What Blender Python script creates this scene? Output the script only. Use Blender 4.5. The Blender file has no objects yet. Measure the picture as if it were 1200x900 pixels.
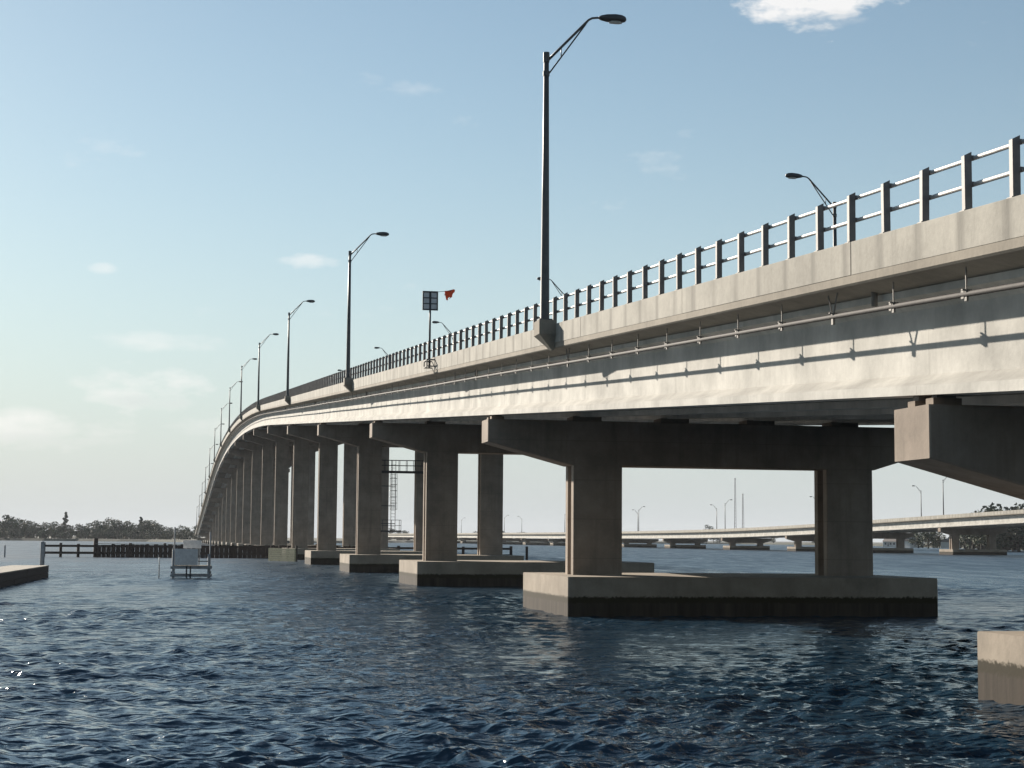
import bpy, math, random
import numpy as np
from mathutils import Vector, Matrix, Euler
R = math.radians
random.seed(7); rng = np.random.default_rng(11)
scene = bpy.context.scene
col = scene.collection

# ------------------------------------------------------------------ camera
HW = 2.75                                   # eye above the tide mark on the footings
WL = -0.62                                  # water level: low tide
KS = (HW - WL) / HW
PITCH, ROLL, FPX = 5.2, 0.008, 2000.0
cam_d = bpy.data.cameras.new('camera'); cam = bpy.data.objects.new('camera', cam_d); col.objects.link(cam)
cam_d.sensor_fit = 'HORIZONTAL'; cam_d.sensor_width = 36.0; cam_d.lens = 36.0 * FPX / 1200.0
cam_d.clip_start = 0.5; cam_d.clip_end = 40000
cam.location = (0, 0, HW)
cam.rotation_euler = (Matrix.Rotation(R(90 + PITCH), 4, 'X') @ Matrix.Rotation(ROLL, 4, 'Z')).to_euler()
scene.camera = cam

# ------------------------------------------------------------------ light
THETA = R(11.22)                            # heading of the bridge, left of the view
T = np.array([-math.sin(THETA), math.cos(THETA)]); N = np.array([math.cos(THETA), math.sin(THETA)])
SUN_EL, PHI = R(21.5), R(64)
hor = T * math.sin(PHI) - N * math.cos(PHI)
sun_dir = Vector((hor[0] * math.cos(SUN_EL), hor[1] * math.cos(SUN_EL), math.sin(SUN_EL)))
sd = bpy.data.lights.new('sun', 'SUN'); sd.energy = 5.0; sd.angle = R(0.6); sd.color = (1.0, 0.91, 0.79)
sun = bpy.data.objects.new('sun', sd); col.objects.link(sun); sun.location = (-60, 80, 90)
sun.rotation_euler = sun_dir.to_track_quat('Z', 'Y').to_euler()

world = bpy.data.worlds.new('World'); scene.world = world; world.use_nodes = True
wt = world.node_tree; wt.nodes.clear()
def wn(t, **k):
    n = wt.nodes.new(t)
    for a, b in k.items(): setattr(n, a, b)
    return n
def wmath(op, a, b=None, clamp=False):
    n = wn('ShaderNodeMath', operation=op); n.use_clamp = clamp
    for i, x in enumerate((a, b)):
        if x is None: continue
        if isinstance(x, (int, float)): n.inputs[i].default_value = x
        else: wt.links.new(x, n.inputs[i])
    return n.outputs[0]
sky = wn('ShaderNodeTexSky', sky_type='NISHITA'); sky.sun_disc = False
sky.sun_elevation = SUN_EL; sky.sun_rotation = math.atan2(sun_dir.x, sun_dir.y) % (2 * math.pi)
sky.air_density = 1.0; sky.dust_density = 0.2; sky.ozone_density = 1.5; sky.altitude = 0
bg = wn('ShaderNodeBackground'); bg.inputs['Strength'].default_value = 0.05
tint = wn('ShaderNodeMix', data_type='RGBA', blend_type='MULTIPLY'); tint.inputs[0].default_value = 1.0; tint.inputs[7].default_value = (1.13, 1.16, 1.06, 1)
wt.links.new(sky.outputs[0], tint.inputs[6]); wt.links.new(tint.outputs[2], bg.inputs['Color'])
tc = wn('ShaderNodeTexCoord'); sep = wn('ShaderNodeSeparateXYZ'); wt.links.new(tc.outputs['Generated'], sep.inputs[0])
az = wmath('ARCTAN2', sep.outputs['X'], sep.outputs['Y']); el = wmath('ARCSINE', sep.outputs['Z'])
vec = wn('ShaderNodeCombineXYZ'); wt.links.new(az, vec.inputs[0]); wt.links.new(wmath('MULTIPLY', el, 2.2), vec.inputs[1])
def wnoise(scale, detail, rough, off):
    m = wn('ShaderNodeVectorMath', operation='ADD'); wt.links.new(vec.outputs[0], m.inputs[0]); m.inputs[1].default_value = off
    n = wn('ShaderNodeTexNoise'); n.inputs['Scale'].default_value = scale; n.inputs['Detail'].default_value = detail
    n.inputs['Roughness'].default_value = rough; wt.links.new(m.outputs[0], n.inputs['Vector']); return n.outputs['Fac']
nz = wnoise(30, 9, 0.62, (0, 0, 0)); nz2 = wnoise(9, 5, 0.6, (3, 1, 2))
masks = []
def cloud(a, e, ra, re, dens, hard=0.5):
    dx = wmath('DIVIDE', wmath('SUBTRACT', az, R(a)), R(ra)); dy = wmath('DIVIDE', wmath('SUBTRACT', el, R(e)), R(re))
    d = wmath('ADD', wmath('MULTIPLY', dx, dx), wmath('MULTIPLY', dy, dy))
    m = wmath('ADD', wmath('SUBTRACT', 1.0, d), wmath('MULTIPLY', wmath('SUBTRACT', nz, 0.5), 4.6))
    masks.append(wmath('MULTIPLY', wmath('MULTIPLY', m, 1.0 / hard, True), dens))
cloud(10.2, 17.6, 2.7, 0.95, 0.80, 0.9); cloud(-6.95, 9.2, 1.25, 0.27, 0.40, 1.0); cloud(-13.6, 8.7, 0.5, 0.22, 0.35, 1.0)
cloud(-12.4, 4.8, 2.3, 0.75, 0.75, 1.8); cloud(-11.4, 6.4, 2.4, 0.35, 0.4, 1.8); cloud(-15.8, 3.4, 3.0, 0.7, 0.65, 2.0); cloud(-9.5, 3.6, 1.8, 0.4, 0.4, 2.0)
# scattered fair-weather clouds all round the rest of the sky
gen = wmath('MULTIPLY', wmath('MULTIPLY', wmath('SUBTRACT', wmath('ADD', wmath('MULTIPLY', nz2, 0.75), wmath('MULTIPLY', nz, 0.25)), 0.61), 7.0, True), 0.35)
allm = gen
for m in masks: allm = wmath('MAXIMUM', allm, m)
allm = wmath('MULTIPLY', allm, wmath('MULTIPLY', el, 22.0, True))
# milky coastal haze low in the sky
veil = wmath('ADD', wmath('MULTIPLY', wmath('POWER', 2.718, wmath('MULTIPLY', wmath('POWER', wmath('DIVIDE', wmath('MAXIMUM', el, 0.0), 0.14), 1.5), -1.0)), 0.91), 0.05)
bgv = wn('ShaderNodeBackground'); bgv.inputs['Color'].default_value = (0.89, 0.98, 1.04, 1); bgv.inputs['Strength'].default_value = 0.325
mixv = wn('ShaderNodeMixShader'); wt.links.new(veil, mixv.inputs[0]); wt.links.new(bg.outputs[0], mixv.inputs[1]); wt.links.new(bgv.outputs[0], mixv.inputs[2])
bgc = wn('ShaderNodeBackground'); bgc.inputs['Color'].default_value = (1.0, 0.965, 0.93, 1); bgc.inputs['Strength'].default_value = 0.56
gm = masks; masks = []
cloud(-11.9, 4.45, 1.7, 0.28, 0.55, 1.6); cloud(-14.8, 3.1, 2.4, 0.25, 0.4, 1.8); cloud(10.6, 17.0, 2.0, 0.35, 0.25, 1.2)
gmask = wmath('MAXIMUM', wmath('MAXIMUM', masks[0], masks[1]), masks[2])
bgu = wn('ShaderNodeBackground'); bgu.inputs['Color'].default_value = (0.80, 0.92, 1.0, 1); bgu.inputs['Strength'].default_value = 0.25
mixu = wn('ShaderNodeMixShader'); wt.links.new(gmask, mixu.inputs[0]); wt.links.new(bgc.outputs[0], mixu.inputs[1]); wt.links.new(bgu.outputs[0], mixu.inputs[2]); allm = wmath('MAXIMUM', allm, gmask)
mix = wn('ShaderNodeMixShader'); wt.links.new(allm, mix.inputs[0]); wt.links.new(mixv.outputs[0], mix.inputs[1]); wt.links.new(mixu.outputs[0], mix.inputs[2])
wo = wn('ShaderNodeOutputWorld'); wt.links.new(mix.outputs[0], wo.inputs['Surface'])

scene.view_settings.view_transform = 'Standard'; scene.view_settings.look = 'None'
scene.view_settings.exposure = 0.95; scene.view_settings.gamma = 1.0
scene.render.engine = 'CYCLES'
scene.cycles.max_bounces = 6; scene.cycles.volume_bounces = 0

# ------------------------------------------------------------------ helpers
def tag(o, label=None, cat=None, group=None, kind=None):
    if label: o['label'] = label
    if cat: o['category'] = cat
    if group: o['group'] = group
    if kind: o['kind'] = kind
    return o
def empty(name, loc, rz=0.0):
    o = bpy.data.objects.new(name, None); o.location = loc; o.rotation_euler = (0, 0, rz); o.empty_display_size = 0.5
    col.objects.link(o); return o
class MB:
    def __init__(s): s.v = []; s.f = []
    def add(s, vs, fs):
        b = len(s.v); s.v += [tuple(map(float, p)) for p in vs]; s.f += [tuple(i + b for i in f) for f in fs]; return s
    def hexa(s, p):                      # 8 points: bottom 4 ccw, top 4 ccw
        return s.add(p, [(3, 2, 1, 0), (4, 5, 6, 7), (0, 1, 5, 4), (1, 2, 6, 5), (2, 3, 7, 6), (3, 0, 4, 7)])
    def box(s, x0, x1, y0, y1, z0, z1):
        return s.hexa([(x0, y0, z0), (x1, y0, z0), (x1, y1, z0), (x0, y1, z0), (x0, y0, z1), (x1, y0, z1), (x1, y1, z1), (x0, y1, z1)])
    def tube(s, pts, rad, seg=8, cap=True):
        pts = [Vector(p) for p in pts]; n = len(pts)
        rad = list(rad) if hasattr(rad, '__len__') else [rad] * n
        vs = []; fs = []
        for i, p in enumerate(pts):
            d = (pts[min(i + 1, n - 1)] - pts[max(i - 1, 0)]).normalized()
            a = d.orthogonal().normalized() if abs(d.z) > 0.95 else d.cross(Vector((0, 0, 1))).normalized()
            b = d.cross(a).normalized()
            for k in range(seg):
                t = 2 * math.pi * k / seg; vs.append(p + (a * math.cos(t) + b * math.sin(t)) * rad[i])
        for i in range(n - 1):
            for k in range(seg):
                k2 = (k + 1) % seg; fs.append((i * seg + k, i * seg + k2, (i + 1) * seg + k2, (i + 1) * seg + k))
        if cap: fs.append(tuple(range(seg))[::-1]); fs.append(tuple((n - 1) * seg + k for k in range(seg)))
        return s.add(vs, fs)
    def sweep(s, rings, cap=True):       # list of rings of points, same count each
        m = len(rings[0]); vs = [p for r in rings for p in r]; fs = []
        for i in range(len(rings) - 1):
            for k in range(m):
                k2 = (k + 1) % m; fs.append((i * m + k, i * m + k2, (i + 1) * m + k2, (i + 1) * m + k))
        if cap: fs.append(tuple(range(m))[::-1]); fs.append(tuple((len(rings) - 1) * m + k for k in range(m)))
        return s.add(vs, fs)
    def mesh(s, name, mat, smooth=False):
        me = bpy.data.meshes.new(name); me.from_pydata(s.v, [], s.f); me.materials.append(mat)
        import bmesh
        bm = bmesh.new(); bm.from_mesh(me); bmesh.ops.recalc_face_normals(bm, faces=bm.faces); bm.to_mesh(me); bm.free()
        if smooth: me.polygons.foreach_set('use_smooth', [True] * len(me.polygons))
        return me
    def build(s, name, mat, parent=None, smooth=False):
        return link(name, s.mesh(name, mat, smooth), parent)
def link(name, me, parent=None, loc=None, rz=None):
    o = bpy.data.objects.new(name, me); col.objects.link(o)
    if parent: o.parent = parent
    if loc is not None: o.location = loc
    if rz is not None: o.rotation_euler = (0, 0, rz)
    return o
def copy_tree(o, parent=None):
    c = o.copy(); col.objects.link(c)
    if parent: c.parent = parent
    for ch in list(o.children): copy_tree(ch, c)
    return c

# ------------------------------------------------------------------ materials
def material(name):
    m = bpy.data.materials.new(name); m.use_nodes = True; nt = m.node_tree
    return m, nt, nt.nodes['Principled BSDF']
def node(nt, t, ins=None, **k):
    n = nt.nodes.new(t)
    for a, b in k.items(): setattr(n, a, b)
    for a, b in (ins or {}).items():
        if hasattr(b, 'is_output'): nt.links.new(b, n.inputs[a])
        else: n.inputs[a].default_value = b
    return n
def nmix(nt, fac, a, b, blend='MIX'):
    n = nt.nodes.new('ShaderNodeMix'); n.data_type = 'RGBA'; n.blend_type = blend
    for i, x in ((0, fac), (6, a), (7, b)):
        if hasattr(x, 'is_output'): nt.links.new(x, n.inputs[i])
        else: n.inputs[i].default_value = x
    return n.outputs[2]
def ramp(nt, fac, p0, p1, c0=(0, 0, 0, 1), c1=(1, 1, 1, 1)):
    r = nt.nodes.new('ShaderNodeValToRGB'); r.color_ramp.elements[0].position = p0; r.color_ramp.elements[1].position = p1
    r.color_ramp.elements[0].color = c0; r.color_ramp.elements[1].color = c1; nt.links.new(fac, r.inputs[0]); return r.outputs[0]
def concrete(name, base, stain=0.5, streak=0.5, wet=False, bumpd=0.012, flange=False, drips=False, forms=False):
    m, nt, bs = material(name)
    g = node(nt, 'ShaderNodeNewGeometry'); pos = g.outputs['Position']
    big = node(nt, 'ShaderNodeTexNoise', {'Vector': pos, 'Scale': 0.55, 'Detail': 6.0, 'Roughness': 0.62})
    fine = node(nt, 'ShaderNodeTexNoise', {'Vector': pos, 'Scale': 9.0, 'Detail': 5.0, 'Roughness': 0.7})
    mp = node(nt, 'ShaderNodeMapping', {'Vector': pos}); mp.inputs['Scale'].default_value = (2.6, 2.6, 0.22)
    st = node(nt, 'ShaderNodeTexNoise', {'Vector': mp.outputs[0], 'Scale': 1.0, 'Detail': 5.0, 'Roughness': 0.65})
    dark = tuple(c * 0.62 for c in base) + (1,); lite = tuple(min(1, c * 1.12) for c in base) + (1,)
    c = nmix(nt, ramp(nt, big.outputs[0], 0.32, 0.70), dark, lite)
    c = nmix(nt, node(nt, 'ShaderNodeMath', {0: ramp(nt, st.outputs[0], 0.50, 0.72), 1: streak}, operation='MULTIPLY').outputs[0], c, tuple(x * 0.42 for x in base) + (1,))
    c = nmix(nt, 0.35 * stain, c, ramp(nt, fine.outputs[0], 0.2, 0.8, tuple(x * 0.5 for x in base) + (1,), tuple(min(1, x * 1.25) for x in base) + (1,)))
    if drips:                             # run-off stains below each railing post
        tcn = node(nt, 'ShaderNodeTexCoord'); so = node(nt, 'ShaderNodeSeparateXYZ', {0: tcn.outputs['Object']})
        y = node(nt, 'ShaderNodeMath', {0: so.outputs[1], 1: 1000 * 1.748 - (25.85 - 31.6) + 0.874}, operation='ADD').outputs[0]
        y = node(nt, 'ShaderNodeMath', {0: y, 1: node(nt, 'ShaderNodeMath', {0: big.outputs[0], 1: 0.18}, operation='MULTIPLY').outputs[0]}, operation='ADD').outputs[0]
        fr_ = node(nt, 'ShaderNodeMath', {0: node(nt, 'ShaderNodeMath', {0: y, 1: 1.748}, operation='MODULO').outputs[0], 1: 0.964}, operation='SUBTRACT').outputs[0]
        ab = node(nt, 'ShaderNodeMath', {0: fr_}, operation='ABSOLUTE').outputs[0]
        dm = ramp(nt, ab, 0.05, 0.26, (1, 1, 1, 1), (0, 0, 0, 1))
        dm = node(nt, 'ShaderNodeMath', {0: dm, 1: ramp(nt, st.outputs[0], 0.25, 0.62, (.2, .2, .2, 1), (.75, .75, .75, 1))}, operation='MULTIPLY').outputs[0]
        c = nmix(nt, dm, c, tuple(x * 0.40 for x in base) + (1,))
    if flange:                            # soot and dirt lying on the sloping flange
        sn = node(nt, 'ShaderNodeSeparateXYZ', {0: g.outputs['Normal']})
        mf = node(nt, 'ShaderNodeMapping', {'Vector': pos}); mf.inputs['Scale'].default_value = (0.35, 0.35, 3.0)
        nf = node(nt, 'ShaderNodeTexNoise', {'Vector': mf.outputs[0], 'Scale': 1.1, 'Detail': 5.0, 'Roughness': 0.6})
        dm = node(nt, 'ShaderNodeMath', {0: ramp(nt, sn.outputs[2], 0.3, 0.5), 1: ramp(nt, nf.outputs[0], 0.40, 0.75, (.25, .25, .25, 1), (.65, .65, .65, 1))}, operation='MULTIPLY').outputs[0]
        c = nmix(nt, dm, c, tuple(x * 0.30 for x in base) + (1,))
    if forms:                             # formwork lines
        sz = node(nt, 'ShaderNodeSeparateXYZ', {0: pos})
        zz = node(nt, 'ShaderNodeMath', {0: node(nt, 'ShaderNodeMath', {0: node(nt, 'ShaderNodeMath', {0: sz.outputs[2], 1: 10.0}, operation='ADD').outputs[0], 1: 1.83}, operation='MODULO').outputs[0], 1: 0.915}, operation='SUBTRACT').outputs[0]
        dm = ramp(nt, node(nt, 'ShaderNodeMath', {0: zz}, operation='ABSOLUTE').outputs[0], 0.008, 0.025, (.4, .4, .4, 1), (0, 0, 0, 1))
        c = nmix(nt, dm, c, tuple(x * 0.45 for x in base) + (1,))
    if wet:                               # tide band: algae and oysters with a ragged upper edge
        sp = node(nt, 'ShaderNodeSeparateXYZ', {0: pos})
        edge = node(nt, 'ShaderNodeMath', {0: fine.outputs[0], 1: 0.36}, operation='MULTIPLY')
        z = node(nt, 'ShaderNodeMath', {0: sp.outputs[2], 1: edge.outputs[0]}, operation='SUBTRACT')
        wetc = nmix(nt, ramp(nt, st.outputs[0], 0.3, 0.7), (0.022, 0.017, 0.012, 1), (0.062, 0.048, 0.036, 1))
        c = nmix(nt, ramp(nt, z.outputs[0], 0.02, 0.10), (0.030, 0.024, 0.012, 1), c)
        z2_ = node(nt, 'ShaderNodeMath', {0: sp.outputs[2], 1: node(nt, 'ShaderNodeMath', {0: fine.outputs[0], 1: 0.25}, operation='MULTIPLY').outputs[0]}, operation='ADD')
        c = nmix(nt, ramp(nt, z2_.outputs[0], 0.06, 0.14), wetc, c)
    nt.links.new(c, bs.inputs['Base Color']); bs.inputs['Roughness'].default_value = 0.88; bs.inputs['Specular IOR Level'].default_value = 0.25
    b = node(nt, 'ShaderNodeBump', {'Height': fine.outputs[0], 'Strength': 0.5, 'Distance': bumpd}); nt.links.new(b.outputs[0], bs.inputs['Normal'])
    return m
def plain(name, base, rough=0.6, metal=0.0, var=0.25, scale=4.0, bump=0.0):
    m, nt, bs = material(name)
    g = node(nt, 'ShaderNodeNewGeometry')
    n = node(nt, 'ShaderNodeTexNoise', {'Vector': g.outputs['Position'], 'Scale': scale, 'Detail': 5.0, 'Roughness': 0.65})
    c = ramp(nt, n.outputs[0], 0.3, 0.7, tuple(x * (1 - var) for x in base) + (1,), tuple(min(1, x * (1 + var)) for x in base) + (1,))
    nt.links.new(c, bs.inputs['Base Color']); bs.inputs['Roughness'].default_value = rough; bs.inputs['Metallic'].default_value = metal
    if bump:
        b = node(nt, 'ShaderNodeBump', {'Height': n.outputs[0], 'Strength': 0.6, 'Distance': bump}); nt.links.new(b.outputs[0], bs.inputs['Normal'])
    return m
def timber(name, base):
    m, nt, bs = material(name)
    g = node(nt, 'ShaderNodeNewGeometry')
    mp = node(nt, 'ShaderNodeMapping', {'Vector': g.outputs['Position']}); mp.inputs['Scale'].default_value = (1.2, 1.2, 9.0)
    n = node(nt, 'ShaderNodeTexNoise', {'Vector': mp.outputs[0], 'Scale': 2.0, 'Detail': 6.0, 'Roughness': 0.7})
    c = ramp(nt, n.outputs[0], 0.3, 0.75, tuple(x * 0.5 for x in base) + (1,), tuple(x * 1.35 for x in base) + (1,))
    nt.links.new(c, bs.inputs['Base Color']); bs.inputs['Roughness'].default_value = 0.9
    b = node(nt, 'ShaderNodeBump', {'Height': n.outputs[0], 'Strength': 0.7, 'Distance': 0.03}); nt.links.new(b.outputs[0], bs.inputs['Normal'])
    return m
def leafy(name, base):
    m, nt, bs = material(name)
    oi = node(nt, 'ShaderNodeObjectInfo'); g = node(nt, 'ShaderNodeNewGeometry')
    n = node(nt, 'ShaderNodeTexNoise', {'Vector': g.outputs['Position'], 'Scale': 0.5, 'Detail': 3.0})
    c = ramp(nt, n.outputs[0], 0.3, 0.7, tuple(x * 0.6 for x in base) + (1,), tuple(x * 1.5 for x in base) + (1,))
    h = node(nt, 'ShaderNodeHueSaturation', {'Color': c, 'Value': node(nt, 'ShaderNodeMapRange', {'Value': oi.outputs['Random'], 3: 0.7, 4: 1.35}).outputs[0]})
    nt.links.new(h.outputs[0], bs.inputs['Base Color']); bs.inputs['Roughness'].default_value = 0.7
    return m
M = dict(
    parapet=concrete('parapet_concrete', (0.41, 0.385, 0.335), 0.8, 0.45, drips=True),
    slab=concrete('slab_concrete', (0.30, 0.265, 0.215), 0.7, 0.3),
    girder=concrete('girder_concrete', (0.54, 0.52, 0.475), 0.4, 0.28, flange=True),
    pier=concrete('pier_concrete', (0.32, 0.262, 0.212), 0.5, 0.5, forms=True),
    footing=concrete('footing_concrete', (0.34, 0.288, 0.23), 0.6, 0.25, wet=True),
    road=plain('asphalt', (0.05, 0.05, 0.05), 0.9),
    post=plain('weathered_steel', (0.155, 0.138, 0.128), 0.6, 0.1, 0.25),
    rail=plain('aluminium_rail', (0.46, 0.45, 0.43), 0.5, 0.3, 0.1),
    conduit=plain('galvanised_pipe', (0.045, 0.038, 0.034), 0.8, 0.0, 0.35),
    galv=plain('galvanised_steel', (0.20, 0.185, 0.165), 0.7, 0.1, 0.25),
    pole=plain('dark_pole_steel', (0.075, 0.072, 0.07), 0.5, 0.3, 0.2),
    lamp=plain('luminaire_paint', (0.05, 0.05, 0.052), 0.45, 0.2, 0.15),
    lens=plain('lamp_lens', (0.45, 0.45, 0.42), 0.2, 0.0, 0.1),
    steel=plain('dark_steel', (0.05, 0.05, 0.055), 0.55, 0.4, 0.2),
    pad=plain('bearing_rubber', (0.16, 0.15, 0.14), 0.8),
    timber=timber('dark_timber', (0.062, 0.042, 0.034)),
    planks=timber('weathered_planks', (0.30, 0.27, 0.22)),
    pale=timber('pale_timber', (0.42, 0.38, 0.24)),
    pile=plain('grey_pile', (0.24, 0.25, 0.26), 0.8),
    panel=plain('grey_panel', (0.52, 0.52, 0.52), 0.6, 0.0, 0.15),
    white=plain('white_paint', (0.62, 0.62, 0.60), 0.6, 0, 0.08),
    orange=plain('orange_fabric', (0.90, 0.10, 0.03), 0.8, 0, 0.12),
    land=plain('shore_ground', (0.045, 0.047, 0.03), 0.95, 0, 0.4, 0.05),
    sand=plain('shore_bank', (0.20, 0.18, 0.13), 0.95, 0, 0.4, 0.2),
    bark=plain('bark', (0.09, 0.07, 0.055), 0.9),
    leaf=leafy('dark_foliage', (0.035, 0.052, 0.026)),
    leaf2=leafy('olive_foliage', (0.060, 0.068, 0.030)),
    house=plain('house_wall', (0.66, 0.63, 0.58), 0.8, 0, 0.08),
    roof=plain('roof_shingle', (0.22, 0.19, 0.17), 0.85),
    glass=plain('window_glass', (0.03, 0.035, 0.04), 0.1),
    boat=plain('boat_gelcoat', (0.72, 0.72, 0.70), 0.3, 0, 0.05),
    mast=plain('mast_steel', (0.30, 0.27, 0.27), 0.6, 0.2),
)

# ------------------------------------------------------------------ water
RIP1, RIP2, RIP3 = 0.19, 0.28, 0.48
def make_water():
    fine = np.linspace(R(-21), R(21), 720)
    left = np.linspace(R(-180), R(-21), 60)[:-1]; right = np.linspace(R(21), R(180), 60)[1:]
    ang = np.concatenate([left, fine, right])
    r = [3.0]
    while r[-1] < 16: r.append(r[-1] * 1.12)
    while r[-1] < 480: r.append(r[-1] + max(0.065, r[-1] * (0.003 if r[-1] < 170 else 0.0055)))
    while r[-1] < 14000: r.append(r[-1] * 1.035)
    r = np.array(r); dr = np.gradient(r)
    Rr, A = np.meshgrid(r, ang, indexing='ij'); X = Rr * np.sin(A); Y = Rr * np.cos(A)
    Z = np.zeros_like(X); DX = np.zeros_like(X); DY = np.zeros_like(X)
    fcol = (np.abs(A) < R(21.5)).astype(float)
    sel = r < 700; ns = int(sel.sum())
    for lam in np.exp(np.linspace(math.log(0.24), math.log(8.0), 140)):
        th = rng.normal(R(-100), R(40)); k = 2 * math.pi / lam; ph = rng.uniform(0, 6.283)
        amp = 0.0060 * lam ** 0.92 * (math.exp(-(lam / 1.5) ** 2) + 0.52 * math.exp(-(lam / 4.2) ** 2)) * rng.uniform(0.5, 1.5)
        w = np.clip((lam / dr - 2.0) / 2.0, 0, 1)[:, None]
        arg = k * (X[:ns] * math.cos(th) + Y[:ns] * math.sin(th)) + ph
        ww = w[:ns] * fcol[:ns] * amp
        Z[:ns] += ww * np.cos(arg); DX[:ns] -= 0.9 * ww * math.cos(th) * np.sin(arg); DY[:ns] -= 0.9 * ww * math.sin(th) * np.sin(arg)
    gust = 0.75 + 0.35 * np.sin(X * 0.11 + 1.3) * np.sin(Y * 0.083 + X * 0.03) + 0.2 * np.sin(X * 0.31 - Y * 0.17)
    Z *= gust
    co = np.stack([X + DX, Y + DY, Z], -1).reshape(-1, 3)
    nr, na = X.shape
    i = np.arange(nr - 1)[:, None] * na; j = np.arange(na - 1)[None, :]
    q = np.stack([i + j, i + j + na, i + j + na + 1, i + j + 1], -1).reshape(-1, 4)[:, ::-1]
    c = len(co); co = np.vstack([co, [[0, 0, 0]]])
    tri = [(c, k + 1, k) for k in range(na - 1)]
    me = bpy.data.meshes.new('water')
    me.vertices.add(len(co)); me.vertices.foreach_set('co', co.ravel())
    nq = len(q); nt_ = len(tri)
    me.loops.add(nq * 4 + nt_ * 3); me.loops.foreach_set('vertex_index', np.concatenate([q.ravel(), np.array(tri).ravel()]).astype(np.int32))
    me.polygons.add(nq + nt_)
    ls = np.concatenate([np.arange(nq) * 4, nq * 4 + np.arange(nt_) * 3]).astype(np.int32)
    me.polygons.foreach_set('loop_start', ls)
    me.update(calc_edges=True); me.validate()
    me.polygons.foreach_set('use_smooth', [True] * len(me.polygons))
    m, nt, bs = material('river_water')
    bs.inputs['Base Color'].default_value = (0.014, 0.037, 0.063, 1); bs.inputs['Roughness'].default_value = 0.06; bs.inputs['IOR'].default_value = 1.33
    g = node(nt, 'ShaderNodeNewGeometry')
    n3 = node(nt, 'ShaderNodeTexNoise', {'Vector': g.outputs['Position'], 'Scale': 0.035, 'Detail': 3.0, 'Roughness': 0.55})
    gst = node(nt, 'ShaderNodeMapRange', {'Value': n3.outputs[0], 1: 0.35, 2: 0.65, 3: 0.6, 4: 1.15}).outputs[0]
    ln = node(nt, 'ShaderNodeVectorMath', {0: g.outputs['Position']}, operation='LENGTH')
    # out on the open river the ripples are too fine to resolve: they become surface roughness
    ro = node(nt, 'ShaderNodeMapRange', {'Value': ln.outputs['Value'], 1: 30.0, 2: 260.0, 3: 0.08, 4: 0.42}); mg = node(nt, 'ShaderNodeMapping', {'Vector': g.outputs['Position']}); mg.inputs['Scale'].default_value = (0.45, 0.06, 1.0)
    ng = node(nt, 'ShaderNodeTexNoise', {'Vector': mg.outputs[0], 'Scale': 1.0, 'Detail': 4.0, 'Roughness': 0.65})
    rg = node(nt, 'ShaderNodeMapRange', {'Value': ng.outputs[0], 1: 0.3, 2: 0.7, 3: 0.62, 4: 1.3})
    ro2 = node(nt, 'ShaderNodeMath', {0: ro.outputs[0], 1: rg.outputs[0]}, operation='MULTIPLY'); nt.links.new(ro2.outputs[0], bs.inputs['Roughness'])
    fd = node(nt, 'ShaderNodeMapRange', {'Value': ln.outputs['Value'], 1: 60.0, 2: 260.0, 3: 1.0, 4: 0.45})
    gst = node(nt, 'ShaderNodeMath', {0: gst, 1: fd.outputs[0]}, operation='MULTIPLY').outputs[0]
    EPS = 0.05
    def height(off):                      # ripple height at a world offset: slopes stay true at any distance
        p = node(nt, 'ShaderNodeVectorMath', {0: g.outputs['Position'], 1: off}, operation='ADD')
        mp = node(nt, 'ShaderNodeMapping', {'Vector': p.outputs[0]}); mp.inputs['Scale'].default_value = (0.75, 2.1, 1.0); mp.inputs['Rotation'].default_value = (0, 0, 0.15)
        n1 = node(nt, 'ShaderNodeTexNoise', {'Vector': mp.outputs[0], 'Scale': 3.6, 'Detail': 3.0, 'Roughness': 0.6})
        n2 = node(nt, 'ShaderNodeTexNoise', {'Vector': mp.outputs[0], 'Scale': 0.8, 'Detail': 2.0, 'Roughness': 0.5})
        n4 = node(nt, 'ShaderNodeTexNoise', {'Vector': mp.outputs[0], 'Scale': 0.2, 'Detail': 1.0, 'Roughness': 0.5})
        c4 = node(nt, 'ShaderNodeMath', {0: n4.outputs[0], 1: RIP3}, operation='MULTIPLY')
        a = node(nt, 'ShaderNodeMath', {0: n1.outputs[0], 1: RIP1}, operation='MULTIPLY'); b = node(nt, 'ShaderNodeMath', {0: n2.outputs[0], 1: RIP2}, operation='MULTIPLY')
        b = node(nt, 'ShaderNodeMath', {0: c4.outputs[0], 1: b.outputs[0]}, operation='ADD')
        return node(nt, 'ShaderNodeMath', {0: a.outputs[0], 1: b.outputs[0]}, operation='ADD').outputs[0]
    h0, hx, hy = height((0, 0, 0)), height((EPS, 0, 0)), height((0, EPS, 0))
    def slope(h1):
        d = node(nt, 'ShaderNodeMath', {0: h0, 1: h1}, operation='SUBTRACT').outputs[0]
        d = node(nt, 'ShaderNodeMath', {0: d, 1: gst}, operation='MULTIPLY').outputs[0]
        return node(nt, 'ShaderNodeMath', {0: d, 1: 1.0 / EPS}, operation='MULTIPLY').outputs[0]
    cv = node(nt, 'ShaderNodeCombineXYZ', {0: slope(hx), 1: slope(hy), 2: 0.0})
    ad = node(nt, 'ShaderNodeVectorMath', {0: cv.outputs[0], 1: g.outputs['Normal']}, operation='ADD')
    nn = node(nt, 'ShaderNodeVectorMath', {0: ad.outputs[0]}, operation='NORMALIZE')
    nt.links.new(nn.outputs[0], bs.inputs['Normal'])
    me.materials.append(m)
    return tag(link('water', me, None, (0, 0, WL)), kind='structure')
make_water()

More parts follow.
